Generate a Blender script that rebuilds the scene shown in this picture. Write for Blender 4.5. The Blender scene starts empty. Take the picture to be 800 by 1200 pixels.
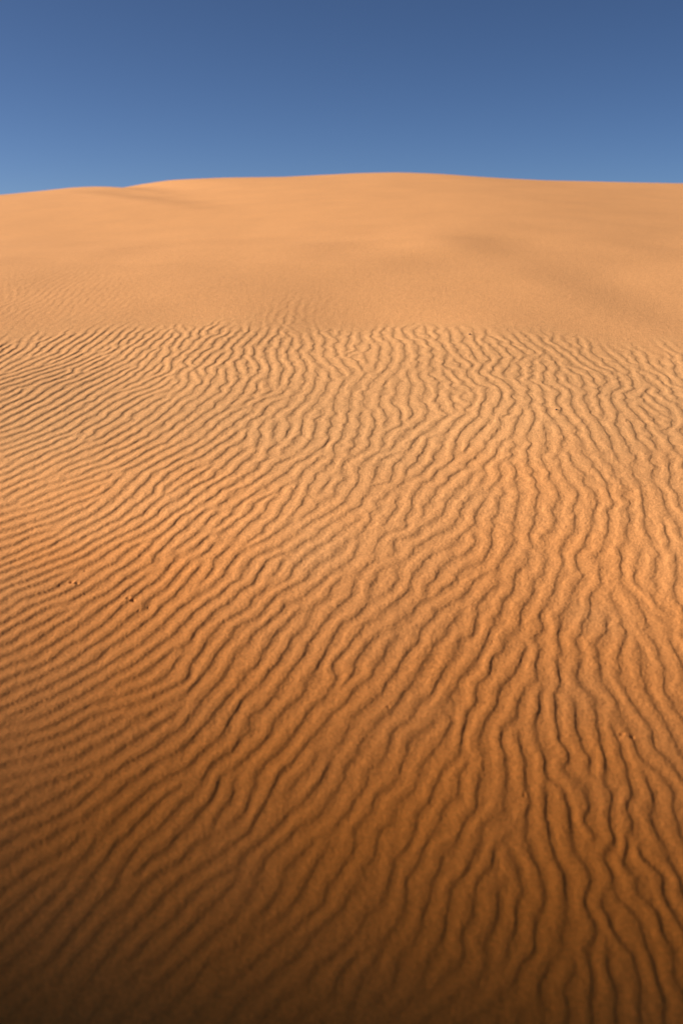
import bpy, bmesh, math, random
import numpy as np
from mathutils import Vector, noise as mnoise

rng = np.random.default_rng(7)
R = math.radians
sc = bpy.context.scene
C = sc.collection

# ------------------------------------------------------------------ camera
EYE = 2.0                       # eye height above the datum
PITCH = R(15.0)                 # looking slightly down
FOC = 35.0                      # mm on a 24 x 36 portrait frame
FPX = 35.0 / 36.0 * 1200.0

def ray(px, py):
    """direction (x, y, z) for a spot of the 800 x 1200 frame, y = 1"""
    u = (px - 400.0) / FPX
    v = (600.0 - py) / FPX
    dx, dy, dz = u, math.cos(PITCH) + v * math.sin(PITCH), -math.sin(PITCH) + v * math.cos(PITCH)
    return dx / dy, dz / dy

# ------------------------------------------------------------------ sun
SUN_EL = 27.0
SUN_FWD = 3.5                  # degrees ahead of square left
SUN = Vector((-math.cos(R(SUN_FWD)) * math.cos(R(SUN_EL)),
              math.sin(R(SUN_FWD)) * math.cos(R(SUN_EL)),
              math.sin(R(SUN_EL))))

# ------------------------------------------------------------------ long profile of the sand
YF = 6.3                        # distance of the dune foot on the centre line
YC = 24.0                       # distance of the crest
_prof_y = np.array([-400., -60., -25., -8., -2., 0., 1.2, 2.0, 2.8, 3.8, 5.0, 6.3, 7.5, 10., 14., 18., 22., 24.])
_prof_s = np.array([0., 0., 4., 12., 19., 21., 21.5, 20.5, 18., 15., 12.5, 11.6, 12.2, 12., 11.3, 9.5, 7.0, 5.8]) - 2.0
_prof_s[0:3] = [0., 0., 3.]
_yy = np.linspace(-400, YC, 42401)
_ss = np.tan(np.radians(np.interp(_yy, _prof_y, _prof_s)))
_k = np.hanning(121); _k /= _k.sum()
_ss = np.convolve(np.pad(_ss, 60, mode='edge'), _k, mode='valid')
_zz = np.cumsum(_ss) * (_yy[1] - _yy[0])
_zf = EYE + ray(400, 386)[1] * YF
_zz += _zf - np.interp(YF, _yy, _zz)
def base_profile(y):
    return np.interp(y, _yy, _zz)

def hit(px, py):
    """where the line of sight meets the smooth sand, in metres (foreground only)"""
    tx, tz = ray(px, py)
    m = (_yy > 0.6)
    d = (EYE + tz * _yy[m]) - _zz[m]
    i = np.argmax(d < 0)
    y = _yy[m][i]
    return tx * y, y

# ------------------------------------------------------------------ crest line
_crest_px = [(-900, 300), (-500, 262), (-250, 240), (-60, 231), (0, 228.5), (50, 223.5), (88, 219.3), (102, 219), (120, 221.3), (140, 220.6), (168, 215.5),
             (200, 211), (250, 208.8), (320, 208), (370, 205.5), (410, 203.5), (445, 202.6), (480, 203.8), (510, 206.5),
             (545, 209), (600, 212), (700, 214.3), (800, 215.8), (900, 219), (1100, 235), (1500, 262)]
_cx = np.array([ray(a, b)[0] * YC for a, b in _crest_px])
_cz = np.array([EYE + ray(a, b)[1] * YC for a, b in _crest_px])
_gx = np.linspace(_cx[0], _cx[-1], 4001)
_gz = np.interp(_gx, _cx, _cz)
def _sm(a, n):
    k = np.hanning(2 * n + 1); k /= k.sum()
    return np.convolve(np.pad(a, n, mode='edge'), k, mode='valid')
_gs = _sm(_gz, 330)
_gz = _sm(_gz, 32)
_z_mid = base_profile(YC)
def crest_z(x):
    return np.interp(x, _gx, _gz)
def crest_soft(x):
    return np.interp(x, _gx, _gs)

# ------------------------------------------------------------------ low-frequency value noise
_NT = 2048
_r = np.random.default_rng(11).standard_normal((_NT, _NT))
_f = np.hypot(np.fft.fftfreq(_NT)[:, None], np.fft.rfftfreq(_NT)[None, :])
_tab = np.fft.irfft2(np.fft.rfft2(_r) * np.exp(-0.5 * (_f / (1 / 22.0)) ** 2), s=(_NT, _NT))
_tab = (_tab / _tab.std() * 0.75).astype(np.float32)
del _r, _f
def smooth_noise(x, y, seed):
    """smooth isotropic noise, one bump about every unit"""
    fx = x * 10.0 + 173.3 * seed; fy = y * 10.0 + 311.7 * seed
    i = np.floor(fx).astype(np.int64); j = np.floor(fy).astype(np.int64)
    fx = fx - i; fy = fy - j
    i0 = i % _NT; j0 = j % _NT; i1 = (i + 1) % _NT; j1 = (j + 1) % _NT
    return (_tab[i0, j0] * (1 - fx) + _tab[i1, j0] * fx) * (1 - fy) + (_tab[i0, j1] * (1 - fx) + _tab[i1, j1] * fx) * fy

def sstep(a, b, v):
    t = np.clip((v - a) / (b - a), 0, 1)
    return t * t * (3 - 2 * t)

def blob(x, y, cx, cy, sx, sy, rot=0.0):
    c, s = math.cos(rot), math.sin(rot)
    u = (x - cx) * c + (y - cy) * s
    v = -(x - cx) * s + (y - cy) * c
    return np.exp(-0.5 * ((u / sx) ** 2 + (v / sy) ** 2))

def dune_core(x, y):
    yc = np.minimum(y, YC)
    xq = x * YC / np.maximum(y, 8.0) - 0.30 * (YC - np.clip(y, 8, YC))
    w = np.clip(yc / YC, 0, 1) * sstep(YF, YF + 7, yc)
    b = sstep(15, YC, yc)
    return base_profile(yc) + (crest_z(xq) * b + crest_soft(xq) * (1 - b) - _z_mid) * w
def hit_dune(px, py):
    tx, tz = ray(px, py)
    yv = np.linspace(5, YC, 2000)
    d = (EYE + tz * yv) - dune_core(tx * yv, yv)
    k = np.argmax(d < 0) if (d < 0).any() else int(np.argmin(d))
    return tx * yv[k], yv[k]

def line_step(x, y, pts_px, half, amp, fade=0.25):
    """a soft step down towards the right across a line drawn over the dune"""
    q = sorted([hit_dune(a, b) for a, b in pts_px], key=lambda p: p[1])
    qy = np.array([p[1] for p in q]); qx = np.array([p[0] for p in q])
    lx = np.interp(y, qy, qx)
    d = (x - lx) / np.maximum(y, 4)
    env = sstep(qy[0] - 0.8, qy[0] + (qy[-1] - qy[0]) * fade, y) * (1 - sstep(qy[-1] - (qy[-1] - qy[0]) * fade, qy[-1] + 2.0, y))
    # falls towards the right, recovering slowly on both sides
    return -amp * y * env * (sstep(-half, half, d) - 0.5) * np.exp(-np.abs(d) / (half * 4.5))

def terrain(x, y):
    """smooth shape of the sand without ripples"""
    z = dune_core(x, y)
    # beyond the crest it falls away
    d = np.maximum(y - YC, 0)
    tb = math.tan(R(3.3))
    z = z + np.where(d > 0, tb * d - 0.028 * d * d / (1 + 0.055 * d), 0)
    z = np.where(y > YC + 8, np.maximum(z, -9.0), z)
    far = sstep(8, 15, y) * (1 - sstep(YC + 2, YC + 12, y))
    z = z + line_step(x, y, [(98, 222), (130, 227), (175, 233), (235, 242), (280, 249)], 0.036, 0.0052, 0.4)
    z = z + line_step(x, y, [(470, 212), (560, 222), (640, 232), (720, 242)], 0.060, 0.0012)
    z = z + line_step(x, y, [(560, 280), (640, 312), (710, 345), (780, 380), (830, 400)], 0.060, 0.0048)
    z = z + far * 0.003 * smooth_noise(x / 3.0 + 9.3, y / 4.5 + 4.1, 3)
    # the dune turns away from the sun towards the right edge
    z = z - 0.03 * sstep(0.10, 0.42, x / np.maximum(y, 1)) * np.sin(np.pi * np.clip((y - YF) / (YC - YF), 0, 1))
    # gentle undulation of the foreground
    z = z + 0.012 * smooth_noise(x / 0.9 + 3.3, y / 1.1 + 7.7, 5) * (1 - sstep(9, 14, y))
    # dunes of the wider desert
    rad = np.hypot(x, y - 10)
    z = z + sstep(60, 260, rad) * (3.5 * smooth_noise(x / 70 + 20, y / 55 + 11, 8) + 1.2 * smooth_noise(x / 24 + 2, y / 21 + 1, 9))
    return z

# ------------------------------------------------------------------ ripple field on the ground
DX = 0.009
GX0, GX1, GY0, GY1 = -6.0, 6.0, -1.0, 12.0
NX, NY = int((GX1 - GX0) / DX), int((GY1 - GY0) / DX)

# how the ripple crests run, read at spots over the ground (degrees anticlockwise from the frame's horizontal)
_dir_rows = {
    345: [40, 44, 50, 62, 74, 90, 104, 116, 122],
    400: [32, 38, 55, 72, 82, 104, 120, 130, 132],
    430: [26, 36, 52, 68, 80, 98, 112, 124, 130],
    520: [23, 28, 34, 47, 58, 72, 84, 96, 106],
    600: [24, 28, 32, 38, 49, 62, 76, 88, 97],
    700: [22, 26, 33, 39, 47, 60, 78, 95, 108],
    800: [24, 30, 37, 45, 53, 65, 80, 96, 107],
    900: [30, 36, 43, 49, 57, 67, 82, 94, 106],
    1000: [34, 39, 45, 50, 57, 68, 82, 93, 104],
    1150: [38, 42, 47, 51, 59, 69, 83, 93, 102],
}
_dir_cols = [20, 120, 220, 310, 400, 500, 600, 700, 785]
pts = []
for py, row in _dir_rows.items():
    for px, a in zip(_dir_cols, row):
        x0, y0 = hit(px, py)
        e = 3.0
        x1, y1 = hit(px + e * math.cos(R(a)), py - e * math.sin(R(a)))
        x2, y2 = hit(px - e * math.cos(R(a)), py + e * math.sin(R(a)))
        th = math.atan2(y1 - y2, (x1 - x2)) % math.pi
        pts.append((x0, y0, th))
pts = np.array(pts)

gx = GX0 + (np.arange(NX) + 0.5) * DX
gy = GY0 + (np.arange(NY) + 0.5) * DX
# coarse interpolation then refine
cxs = np.linspace(GX0, GX1, 90); cys = np.linspace(GY0, GY1, 90)
CX, CY = np.meshgrid(cxs, cys, indexing='ij')
def to_frame(x, y, z):
    """spot of the 800 x 1200 frame under which a ground point is seen"""
    zz = z - EYE
    dep = y * math.cos(PITCH) - zz * math.sin(PITCH)
    up = y * math.sin(PITCH) + zz * math.cos(PITCH)
    dep = np.maximum(dep, 0.25)
    return 400 + FPX * x / dep, 600 - FPX * up / dep
_rows = list(_dir_rows.keys())
tabC = np.array([np.cos(2 * p[2]) for p in pts]).reshape(len(_rows), len(_dir_cols))
tabS = np.array([np.sin(2 * p[2]) for p in pts]).reshape(len(_rows), len(_dir_cols))
FU, FV = to_frame(CX, CY, base_profile(CY))
fu = np.interp(FU, _dir_cols, np.arange(len(_dir_cols)) * 1.0)
fv = np.interp(FV, _rows, np.arange(len(_rows)) * 1.0)
def tab_at(tab):
    i = np.minimum(fv.astype(int), len(_rows) - 2); j = np.minimum(fu.astype(int), len(_dir_cols) - 2)
    a = fv - i; b = fu - j
    return (tab[i, j] * (1 - a) + tab[i + 1, j] * a) * (1 - b) + (tab[i, j + 1] * (1 - a) + tab[i + 1, j + 1] * a) * b
num_c = tab_at(tabC); num_s = tab_at(tabS)
def _box(a):
    p = np.pad(a, 1, mode='edge'); return sum(p[i:i + a.shape[0], j:j + a.shape[1]] for i in range(3) for j in range(3)) / 9
num_c = _box(num_c); num_s = _box(num_s)

def bilerp(tab, x0, dx, y0, dy, x, y):
    fx = np.clip((x - x0) / dx, 0, tab.shape[0] - 1.001); fy = np.clip((y - y0) / dy, 0, tab.shape[1] - 1.001)
    i = fx.astype(np.int64); j = fy.astype(np.int64); fx = fx - i; fy = fy - j
    return (tab[i, j] * (1 - fx) + tab[i + 1, j] * fx) * (1 - fy) + (tab[i, j + 1] * (1 - fx) + tab[i + 1, j + 1] * fx) * fy

GXX, GYY = np.meshgrid(gx, gy, indexing='ij')
oc = bilerp(num_c, GX0, cxs[1] - cxs[0], GY0, cys[1] - cys[0], GXX, GYY)
os_ = bilerp(num_s, GX0, cxs[1] - cxs[0], GY0, cys[1] - cys[0], GXX, GYY)
theta = 0.5 * np.arctan2(os_, oc)
# meander of the crests: calmer on the left, restless on the right
restless = sstep(-1.1, 0.2, GXX / np.maximum(GYY, 1.0) * 3.0)
mea = (smooth_noise(GXX / 0.14 + 50, GYY / 0.12 + 50, 21) * 0.9 + smooth_noise(GXX / 0.45 + 10, GYY / 0.36 + 90, 22) * 0.35)
theta = theta + np.radians(9 + 8 * restless) * mea
theta = np.mod(theta, np.pi)
lam_w = (0.05 + 0.95 * sstep(1.5, 3.8, GYY)) * (0.4 + 0.6 * sstep(-0.22, 0.06, GXX / np.maximum(GYY + 0.3, 1.0) + 0.05 * smooth_noise(GXX / 0.8, GYY / 0.8, 31)))

kx = np.fft.fftfreq(NX, DX)[:, None]; ky = np.fft.rfftfreq(NY, DX)[None, :]
kr = np.hypot(kx, ky); ka = np.arctan2(ky, kx)
NB = 12
LAMS = (0.051, 0.058, 0.070)
filters = []
for lam in LAMS:
    rad_f = np.exp(-0.5 * ((kr - 1 / lam) / (0.20 / lam)) ** 2)
    for b in range(NB):
        th = b * math.pi / NB + math.pi / 2      # wave vector is square to the crest
        da = np.mod(ka - th + math.pi / 2, math.pi) - math.pi / 2
        filters.append((rad_f * np.exp(-0.5 * (da / R(19)) ** 2)).astype(np.float32))
bf = theta / (math.pi / NB)
b0 = np.floor(bf).astype(int) % NB; fr = (bf - np.floor(bf)); b1 = (b0 + 1) % NB
wts = []
lpos = np.clip(lam_w * 2.0, 0, 2)
for l in range(3):
    lw = np.clip(1 - np.abs(lpos - l), 0, 1)
    for b in range(NB):
        wts.append((((b0 == b) * (1 - fr) + (b1 == b) * fr) * lw).astype(np.float32))
s = rng.standard_normal((NX, NY))
for it in range(10):
    F = np.fft.rfft2(s)
    acc = np.zeros((NX, NY), np.float32)
    for f_, w_ in zip(filters, wts):
        acc += w_ * np.fft.irfft2(F * f_, s=(NX, NY)).astype(np.float32)
    acc /= acc.std() + 1e-9
    s = np.tanh(1.5 * acc)
# even out the strength so no patch lies flat
kf = np.exp(-0.5 * (kr * 2 * math.pi * 0.075) ** 2)
env = np.sqrt(np.maximum(np.fft.irfft2(np.fft.rfft2(acc.astype(np.float64) ** 2) * kf, s=(NX, NY)), 1e-4))
acc = acc / env ** 0.8
# refine the field twice as fine before sharpening, so the crests stay smooth
F = np.fft.rfft2(acc.astype(np.float64))
F2 = np.zeros((2 * NX, NY + 1), complex)
h = NX // 2
F2[:h, :NY // 2 + 1] = F[:h]; F2[-h:, :NY // 2 + 1] = F[-h:]
rip = np.fft.irfft2(F2, s=(2 * NX, 2 * NY)) * 4
rip = np.tanh(rip * 0.85)
FX0 = gx[0]; FY0 = gy[0]; FD = DX / 2
# wind comes from the left: direction square to the crests pointing right
wx, wy = np.sin(theta), -np.cos(theta)
def cubic_w(t):
    t2 = t * t; t3 = t2 * t
    return (-0.5 * t3 + t2 - 0.5 * t, 1.5 * t3 - 2.5 * t2 + 1, -1.5 * t3 + 2 * t2 + 0.5 * t, 0.5 * t3 - 0.5 * t2)
def bicubic(tab, x, y):
    fx = np.clip((x - FX0) / FD, 1, 2 * NX - 3.001); fy = np.clip((y - FY0) / FD, 1, 2 * NY - 3.001)
    i = fx.astype(np.int64); j = fy.astype(np.int64)
    a = cubic_w(fx - i); b = cubic_w(fy - j)
    out = 0.0
    for m in range(4):
        row = 0.0
        for n in range(4):
            row = row + b[n] * tab[i + m - 1, j + n - 1]
        out = out + a[m] * row
    return out
wxb = num_c; # (kept coarse direction for the lee side)
th_c = 0.5 * np.arctan2(num_s, num_c); th_c = np.where(th_c < 0, th_c + np.pi, th_c)
WX, WY = np.sin(th_c), -np.cos(th_c)

# foot line of the dune and faint ripple patches above it
_foot_px = [(-60, 402), (0, 399), (60, 392), (120, 387), (200, 383), (330, 383), (420, 382), (500, 384), (560, 387), (620, 392), (680, 401), (740, 408), (800, 413), (900, 424)]
_fpts = [hit(a, b) for a, b in _foot_px]
_fx = np.array([p[0] for p in _fpts]); _fy = np.array([p[1] for p in _fpts])
P1 = hit(20, 352); P2 = hit(75, 335); P3 = hit(332, 370); P4 = hit(352, 362)

def ripple_mask(x, y):
    yf = np.interp(x, _fx, _fy)
    n = smooth_noise(x / 0.09 + 4, y / 0.3 + 8, 41) * 0.10 + smooth_noise(x / 0.45 + 3, y / 0.5 + 1, 42) * 0.06
    m = 1 - sstep(-0.17, 0.20, y - yf + n)
    m = m + 0.15 * blob(x, y, P1[0] - 0.2, P1[1], 0.50, 0.75, R(25)) * sstep(0.1, 0.8, y - yf)
    m = m + 0.13 * blob(x, y, P2[0], P2[1], 0.35, 0.9, R(15))
    m = m + 0.30 * blob(x, y, P3[0], P3[1], 0.10, 0.38, R(-8)) + 0.14 * blob(x, y, P4[0], P4[1], 0.14, 0.5, R(-10))
    m = m + 0.015 * (1 - sstep(0.2, 2.6, y - yf))
    edge = sstep(GX0 + 0.3, GX0 + 1.5, x) * (1 - sstep(GX1 - 1.5, GX1 - 0.3, x)) * sstep(GY0 + 0.2, GY0 + 0.9, y) * (1 - sstep(GY1 - 2, GY1 - 0.3, y))
    return np.clip(m, 0, 1) * edge

# footprints of a small animal: pairs of little pits
_pits = [(84.5, 681.5, 0.009), (90.5, 684, 0.009), (150.5, 702, 0.009), (156, 704.5, 0.0085), (174, 712, 0.005),
         (728.5, 858.5, 0.008), (740, 862, 0.0085), (577, 752, 0.004), (614, 933, 0.005), (70, 687, 0.004), (455, 828, 0.005), (100, 668, 0.004), (163, 716, 0.004)]
pit_pos = [(hit(a, b), r) for a, b, r in _pits]

AMP = 0.0022
def height(x, y):
    z = terrain(x, y)
    near = (x > GX0) & (x < GX1) & (y > GY0) & (y < GY1)
    xn, yn = x[near], y[near]
    wxn = bilerp(WX, GX0, cxs[1] - cxs[0], GY0, cys[1] - cys[0], xn, yn)
    wyn = bilerp(WY, GX0, cxs[1] - cxs[0], GY0, cys[1] - cys[0], xn, yn)
    # small scallops along every crest
    wob = 0.0085 * smooth_noise(xn / 0.065 + 5, yn / 0.065 + 5, 71) + 0.0014 * smooth_noise(xn / 0.035 + 5, yn / 0.035 + 5, 72)
    wob *= 0.55 + 0.45 * sstep(-0.35, 0.1, xn / np.maximum(yn, 1.0))
    wx0 = xn + wob * wxn; wy0 = yn + wob * wyn
    r0 = bicubic(rip, wx0, wy0)
    sh = 0.0030                 # crests lean downwind: gentle windward side, steeper lee
    for _ in range(5):
        r0 = 0.4 * r0 + 0.6 * bicubic(rip, wx0 - sh * r0 * wxn, wy0 - sh * r0 * wyn)
    amp = AMP * (1.0 + 0.12 * smooth_noise(xn / 0.5, yn / 0.6, 61))
    amp *= 1.0 - 0.13 * sstep(-0.20, 0.1, xn / np.maximum(yn, 1.0))
    m = ripple_mask(xn, yn)
    dz = amp * m * r0
    dz += (0.3 + 0.7 * np.clip(m, 0, 1)) * (0.00028 * smooth_noise(xn / 0.021, yn / 0.024, 62) + 0.00028 * smooth_noise(xn / 0.009, yn / 0.010, 63))
    dz += (0.3 + 0.7 * m) * 0.0005 * smooth_noise(xn / 0.055 + 3, yn / 0.06 + 5, 64)
    for (px, py), r in pit_pos:
        r = r * 0.72
        q = ((xn - px) ** 2 + (yn - py) ** 2) / (r * r)
        sel = q < 16
        dz[sel] += -0.9 * r * np.exp(-0.8 * q[sel] ** 1.5) + 0.12 * r * np.exp(-((np.sqrt(q[sel]) - 1.7) ** 2) / 0.25)
    z[near] += dz
    return z

# ------------------------------------------------------------------ one graded sheet of sand
def t_axis():
    fine = np.linspace(-0.30, 0.30, 1400)
    step = fine[1] - fine[0]
    out = [0.30]; st = step
    while out[-1] < 260:
        st = st * (1.012 if out[-1] < 0.9 else 1.09)
        out.append(out[-1] + st)
    out = np.array(out[1:])
    return np.concatenate([-out[::-1], fine, out])
def y_axis():
    ys = []
    for py in np.arange(1290, 372, -0.5):          # foreground, evenly dense in sight
        ys.append(hit(400, py)[1])
    ys = sorted(set(ys))
    y, st = ys[-1], 0.03
    while y < 12.0:
        y += st; st *= 1.006; ys.append(y)
    while y < YC + 4:
        y += 0.09; ys.append(y)
    st = 0.1
    while y < 2600:
        st *= 1.09; y += st; ys.append(y)
    ys = np.array(ys)
    ys = ys[np.concatenate([[True], np.diff(ys) > 1e-4])]
    low = [ys[0]]; st = ys[1] - ys[0] + 0.002
    while low[-1] > -1500:
        st *= 1.02 if low[-1] > -1.5 else 1.1
        low.append(low[-1] - st)
    return np.concatenate([np.array(low[1:])[::-1], ys])
T = t_axis(); Y = y_axis()
W = 2.5 + np.log1p(np.exp(np.clip(Y * 2, -40, 40))) / 2
W = np.where(Y > 19, 2.5 + Y, W)
XX = T[:, None] * W[None, :]
YY = np.repeat(Y[None, :], len(T), 0)
ZZ = height(XX.ravel().copy(), YY.ravel().copy()).reshape(XX.shape)
nT, nY = XX.shape
# vertex normals from the grid itself, so the two sheets meet without a seam
P = np.stack([XX, YY, ZZ], -1)
du = np.gradient(P, axis=0); dv = np.gradient(P, axis=1)
Nn = np.cross(du, dv); Nn /= np.linalg.norm(Nn, axis=-1, keepdims=True)
Nn = np.where(Nn[..., 2:3] < 0, -Nn, Nn)

fmid_x = 0.25 * (XX[:-1, :-1] + XX[1:, :-1] + XX[:-1, 1:] + XX[1:, 1:])
fmid_y = 0.25 * (YY[:-1, :-1] + YY[1:, :-1] + YY[:-1, 1:] + YY[1:, 1:])
is_dune = (fmid_y > np.interp(fmid_x, _fx, _fy)) & (fmid_y < 75) & (np.abs(fmid_x) < 60)

def grid_object(name, fmask, mat):
    i, j = np.nonzero(fmask)
    idx = lambda a, b: a * nY + b
    quads = np.stack([idx(i, j), idx(i + 1, j), idx(i + 1, j + 1), idx(i, j + 1)], 1)
    used = np.unique(quads)
    remap = np.full(nT * nY, -1, np.int64); remap[used] = np.arange(len(used))
    quads = remap[quads]
    me = bpy.data.meshes.new(name)
    me.vertices.add(len(used)); me.vertices.foreach_set('co', P.reshape(-1, 3)[used].astype(np.float32).ravel())
    nf = len(quads)
    me.loops.add(nf * 4); me.loops.foreach_set('vertex_index', quads.astype(np.int32).ravel())
    me.polygons.add(nf)
    me.polygons.foreach_set('loop_start', np.arange(nf, dtype=np.int32) * 4)
    me.polygons.foreach_set('use_smooth', np.ones(nf, bool))
    me.update(calc_edges=True)
    # how far the wind has sorted the sand into ripples (a kind of sand, not a light)
    vx, vy = P.reshape(-1, 3)[used, 0], P.reshape(-1, 3)[used, 1]
    at = me.attributes.new('rippled', 'FLOAT', 'POINT')
    yf = np.interp(vx, _fx, _fy)
    n = smooth_noise(vx / 0.09 + 4, vy / 0.3 + 8, 41) * 0.10 + smooth_noise(vx / 0.45 + 3, vy / 0.5 + 1, 42) * 0.12
    at.data.foreach_set('value', (1 - sstep(-0.3, 0.45, vy - yf + n)).astype(np.float32))
    at = me.attributes.new('near_shade_tint', 'FLOAT', 'POINT')  # painted shade tone, strongest near the camera and fading with distance
    near_shade_tint = 1 - sstep(1.0, 5.2, vy + 0.25 * smooth_noise(vx / 0.9, vy / 0.9, 81) + 0.1 * smooth_noise(vx / 0.2, vy / 0.2, 82))
    at.data.foreach_set('value', near_shade_tint.astype(np.float32))
    me.normals_split_custom_set_from_vertices(Nn.reshape(-1, 3)[used].astype(np.float32))
    me.materials.append(mat)
    o = bpy.data.objects.new(name, me); C.objects.link(o)
    o['kind'] = 'structure'
    return o

# ------------------------------------------------------------------ materials
def sand_material(name, use_attr=True):
    m = bpy.data.materials.new(name); m.use_nodes = True
    nt = m.node_tree; N = nt.nodes; L = nt.links
    b = N['Principled BSDF']
    b.inputs['Roughness'].default_value = 0.92
    b.inputs['Specular IOR Level'].default_value = 0.12
    geo = N.new('ShaderNodeNewGeometry')
    def noise(scale, detail=2, rough=0.6):
        n = N.new('ShaderNodeTexNoise'); n.inputs['Scale'].default_value = scale
        n.inputs['Detail'].default_value = detail; n.inputs['Roughness'].default_value = rough
        L.new(geo.outputs['Position'], n.inputs['Vector']); return n
    def mixc(fac, a, c, blend='MIX'):
        x = N.new('ShaderNodeMix'); x.data_type = 'RGBA'; x.blend_type = blend
        for sck, v in ((x.inputs[0], fac), (x.inputs[6], a), (x.inputs[7], c)):
            if hasattr(v, 'links'): L.new(v, sck)
            elif isinstance(v, tuple): sck.default_value = (*v, 1)
            else: sck.default_value = v
        return x.outputs[2]
    def ramp(src, lo, hi, a, c):
        x = N.new('ShaderNodeMapRange'); L.new(src, x.inputs[0])
        for i, v in enumerate((lo, hi, a, c)): x.inputs[i + 1].default_value = v
        return x.outputs[0]
    smooth_c = (0.630, 0.292, 0.108)
    ripple_c = (0.615, 0.296, 0.112)
    if use_attr:
        at = N.new('ShaderNodeAttribute'); at.attribute_name = 'rippled'
        col = mixc(at.outputs['Fac'], smooth_c, ripple_c)
    else:
        col = mixc(0.0, smooth_c, ripple_c)
    # redder near sand: the warm darkening of the foreground painted into its colour
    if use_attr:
        at2 = N.new('ShaderNodeAttribute'); at2.attribute_name = 'near_shade_tint'
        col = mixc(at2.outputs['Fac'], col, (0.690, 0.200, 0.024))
    # sand grains: pale quartz and dark iron specks
    g1 = noise(330, 2, 0.7); g2 = noise(120, 2, 0.6); g3 = noise(28, 3, 0.6); g4 = noise(1.3, 3, 0.5)
    f1 = ramp(g1.outputs['Fac'], 0.3, 0.7, 0.80, 1.20)
    f2 = ramp(g2.outputs['Fac'], 0.3, 0.7, 0.84, 1.16)
    f3 = ramp(g3.outputs['Fac'], 0.3, 0.7, 0.95, 1.05)
    f4 = ramp(g4.outputs['Fac'], 0.3, 0.7, 0.965, 1.035)
    prod = f1
    for f in (f2, f3, f4):
        mt = N.new('ShaderNodeMath'); mt.operation = 'MULTIPLY'; L.new(prod, mt.inputs[0]); L.new(f, mt.inputs[1]); prod = mt.outputs[0]
    vm = N.new('ShaderNodeVectorMath'); vm.operation = 'SCALE'; L.new(col, vm.inputs[0]); L.new(prod, vm.inputs['Scale'])
    L.new(vm.outputs[0], b.inputs['Base Color'])
    bp = N.new('ShaderNodeBump'); bp.inputs['Strength'].default_value = 0.55; bp.inputs['Distance'].default_value = 0.0022
    L.new(g1.outputs['Fac'], bp.inputs['Height'])
    bp2 = N.new('ShaderNodeBump'); bp2.inputs['Strength'].default_value = 0.6; bp2.inputs['Distance'].default_value = 0.004
    L.new(g2.outputs['Fac'], bp2.inputs['Height']); L.new(bp.outputs[0], bp2.inputs['Normal'])
    bp3 = N.new('ShaderNodeBump'); bp3.inputs['Strength'].default_value = 0.5; bp3.inputs['Distance'].default_value = 0.006
    L.new(g3.outputs['Fac'], bp3.inputs['Height']); L.new(bp2.outputs[0], bp3.inputs['Normal'])
    L.new(bp3.outputs[0], b.inputs['Normal'])
    return m
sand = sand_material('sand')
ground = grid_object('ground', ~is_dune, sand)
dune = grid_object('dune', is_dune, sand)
del P, Nn, du, dv

# ------------------------------------------------------------------ two stray pebbles
def pebble(px, py, size, seed, label):
    x, y = hit(px, py)
    z = float(height(np.array([x]), np.array([y]))[0])
    bm = bmesh.new(); bmesh.ops.create_icosphere(bm, subdivisions=3, radius=1)
    for v in bm.verts:
        n = 1 + 0.28 * mnoise.noise(v.co * 1.3 + Vector((seed, 0, 0))) + 0.08 * mnoise.noise(v.co * 4 + Vector((seed, 5, 0)))
        v.co = Vector((v.co.x * size, v.co.y * size * 0.75, v.co.z * size * 0.6)) * n
    me = bpy.data.meshes.new('pebble'); bm.to_mesh(me); bm.free()
    for p in me.polygons: p.use_smooth = True
    me.materials.append(PEB)
    o = bpy.data.objects.new('pebble', me); C.objects.link(o)
    o.location = (x, y, z + size * 0.25); o.rotation_euler = (0, 0, seed)
    o['label'] = label; o['category'] = 'pebble'; o['group'] = 'stray pebbles on the rippled sand'
PEB = bpy.data.materials.new('dark_stone'); PEB.use_nodes = True
_b = PEB.node_tree.nodes['Principled BSDF']; _b.inputs['Roughness'].default_value = 0.8
_n = PEB.node_tree.nodes.new('ShaderNodeTexNoise'); _n.inputs['Scale'].default_value = 300
_c = PEB.node_tree.nodes.new('ShaderNodeValToRGB'); _c.color_ramp.elements[0].color = (0.05, 0.03, 0.02, 1); _c.color_ramp.elements[1].color = (0.14, 0.08, 0.05, 1)
PEB.node_tree.links.new(_n.outputs['Fac'], _c.inputs[0]); PEB.node_tree.links.new(_c.outputs[0], _b.inputs['Base Color'])
pebble(550, 396, 0.008, 1.3, 'tiny dark pebble where the ripples meet the smooth dune')
pebble(651, 485, 0.006, 4.1, 'tiny dark pebble among the ripples right of centre')

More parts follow.
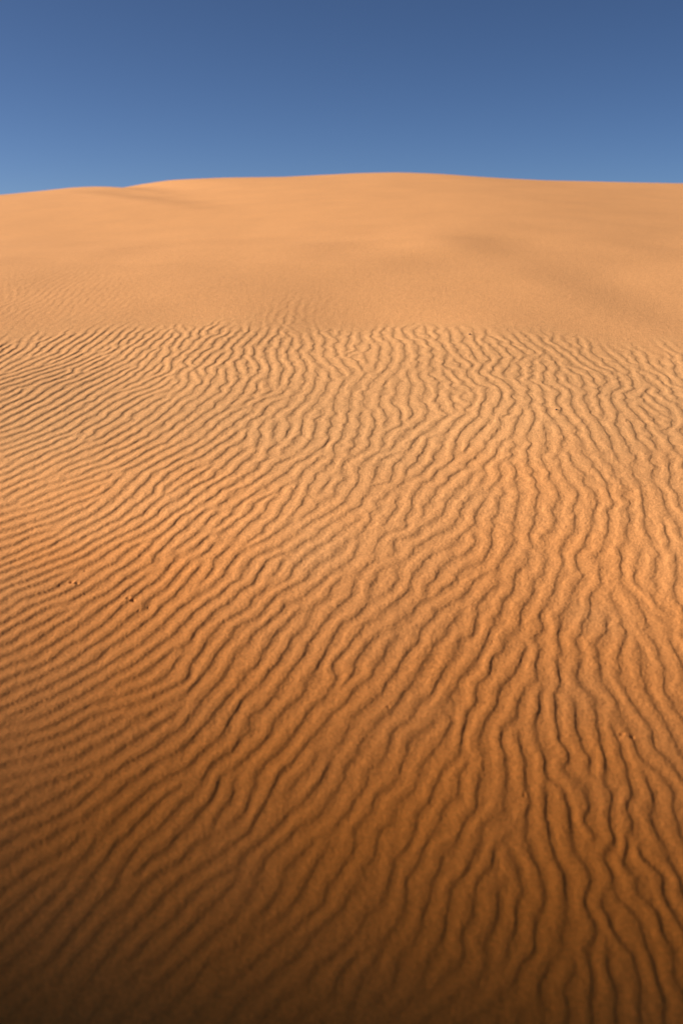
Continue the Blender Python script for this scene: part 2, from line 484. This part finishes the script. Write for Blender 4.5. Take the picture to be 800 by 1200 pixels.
# ------------------------------------------------------------------ unseen rock mass, added far to the left so its shadow darkens the foreground
EDGE_Y = 1.64                   # where the middle of its soft shadow edge crosses the ground below the lens
LD = 255.0
def make_shade_blocker():
    s = np.array(SUN)
    e0 = np.array([0.0, EDGE_Y, float(base_profile(EDGE_Y))])
    c0 = e0 + s * LD
    hs = np.array([s[0], s[1], 0.0]); hs /= np.linalg.norm(hs)
    az = np.array([hs[1], -hs[0], 0.0])
    if az[1] > 0: az = -az
    top = c0[2] + 16
    verts = []; faces = []
    nr, na = 90, 220
    for i in range(nr + 1):
        z = -14 + (top + 14) * i / nr
        ledge = 0.35 * math.sin(z * 0.9) + 0.25 * math.sin(z * 2.3 + 1)
        talus = 26 * max(0.0, 1 - (z + 14) / 38.0) ** 1.5
        hw = 70 + (c0[2] - z) * math.tan(R(8)) + ledge + talus
        hd = 45 + (c0[2] - z) * math.tan(R(9)) + ledge + talus
        for j in range(na):
            a = 2 * math.pi * j / na
            ca, sa = math.cos(a), math.sin(a)
            r = (abs(ca) ** 4 + abs(sa) ** 4) ** -0.25
            n = mnoise.noise(Vector((ca * 9, sa * 9, z * 0.05))) * 1.3 + mnoise.noise(Vector((ca * 40, sa * 40, z * 0.3))) * 0.5
            edge = abs(ca) ** 8 if ca < 0 else 0      # the shading cliff itself is fairly even
            n *= 1 - 0.7 * edge
            q = c0 * np.array([1, 1, 0]) + az * (70 + (hw + n) * ca * r) + hs * ((hd + n) * sa * r)
            verts.append((q[0], q[1], z))
    for i in range(nr):
        for j in range(na):
            faces.append((i * na + j, i * na + (j + 1) % na, (i + 1) * na + (j + 1) % na, (i + 1) * na + j))
    faces.append([nr * na + j for j in range(na)])
    me = bpy.data.meshes.new('shade_blocker'); me.from_pydata(verts, [], faces); me.update()
    me.materials.append(blocker_material())
    o = bpy.data.objects.new('shade_blocker', me); C.objects.link(o); o['kind'] = 'structure'
    return o
def blocker_material():
    m = bpy.data.materials.new('blocker_rock'); m.use_nodes = True
    nt = m.node_tree; N = nt.nodes; L = nt.links; b = N['Principled BSDF']
    b.inputs['Roughness'].default_value = 0.95
    geo = N.new('ShaderNodeNewGeometry'); mp = N.new('ShaderNodeMapping'); mp.inputs['Scale'].default_value = (0.05, 0.05, 1.2)
    L.new(geo.outputs['Position'], mp.inputs['Vector'])
    n = N.new('ShaderNodeTexNoise'); n.inputs['Scale'].default_value = 0.6; n.inputs['Detail'].default_value = 6
    L.new(mp.outputs[0], n.inputs['Vector'])
    cr = N.new('ShaderNodeValToRGB'); cr.color_ramp.elements[0].color = (0.20, 0.09, 0.045, 1); cr.color_ramp.elements[1].color = (0.42, 0.22, 0.11, 1)
    L.new(n.outputs['Fac'], cr.inputs[0]); L.new(cr.outputs[0], b.inputs['Base Color'])
    bp = N.new('ShaderNodeBump'); bp.inputs['Distance'].default_value = 0.6; L.new(n.outputs['Fac'], bp.inputs['Height']); L.new(bp.outputs[0], b.inputs['Normal'])
    return m
SHADE_BLOCKER = make_shade_blocker()

# ------------------------------------------------------------------ light
w = bpy.data.worlds.new('World'); sc.world = w; w.use_nodes = True
nt = w.node_tree
sky = nt.nodes.new('ShaderNodeTexSky'); sky.sky_type = 'NISHITA'; sky.sun_disc = False
sky.sun_elevation = R(SUN_EL)
sky.sun_rotation = math.atan2(SUN.x, SUN.y)
sky.altitude = 1000; sky.air_density = 0.45; sky.dust_density = 0.8; sky.ozone_density = 5.0
nt.links.new(sky.outputs[0], nt.nodes['Background'].inputs[0])
nt.nodes['Background'].inputs[1].default_value = 0.05
ld = bpy.data.lights.new('sun', 'SUN'); ld.energy = 5.0; ld.angle = R(0.53); ld.color = (1.0, 0.95, 0.88)
lo = bpy.data.objects.new('sun', ld); C.objects.link(lo)
lo.rotation_euler = SUN.to_track_quat('Z', 'Y').to_euler()

cam = bpy.data.cameras.new('camera'); co = bpy.data.objects.new('camera', cam); C.objects.link(co)
co.location = (0, 0, EYE); co.rotation_euler = (math.pi / 2 - PITCH, 0, 0)
cam.sensor_fit = 'VERTICAL'; cam.sensor_height = 36.0; cam.sensor_width = 24.0; cam.lens = FOC
cam.clip_start = 0.05; cam.clip_end = 5000
cam.dof.use_dof = True; cam.dof.focus_distance = 5.2; cam.dof.aperture_fstop = 2.0
sc.camera = co
sc.view_settings.view_transform = 'Standard'; sc.view_settings.look = 'None'
sc.view_settings.exposure = 0.75; sc.view_settings.gamma = 1.0; sc.view_settings.use_curve_mapping = False
sc.cycles.max_bounces = 4; sc.cycles.diffuse_bounces = 2
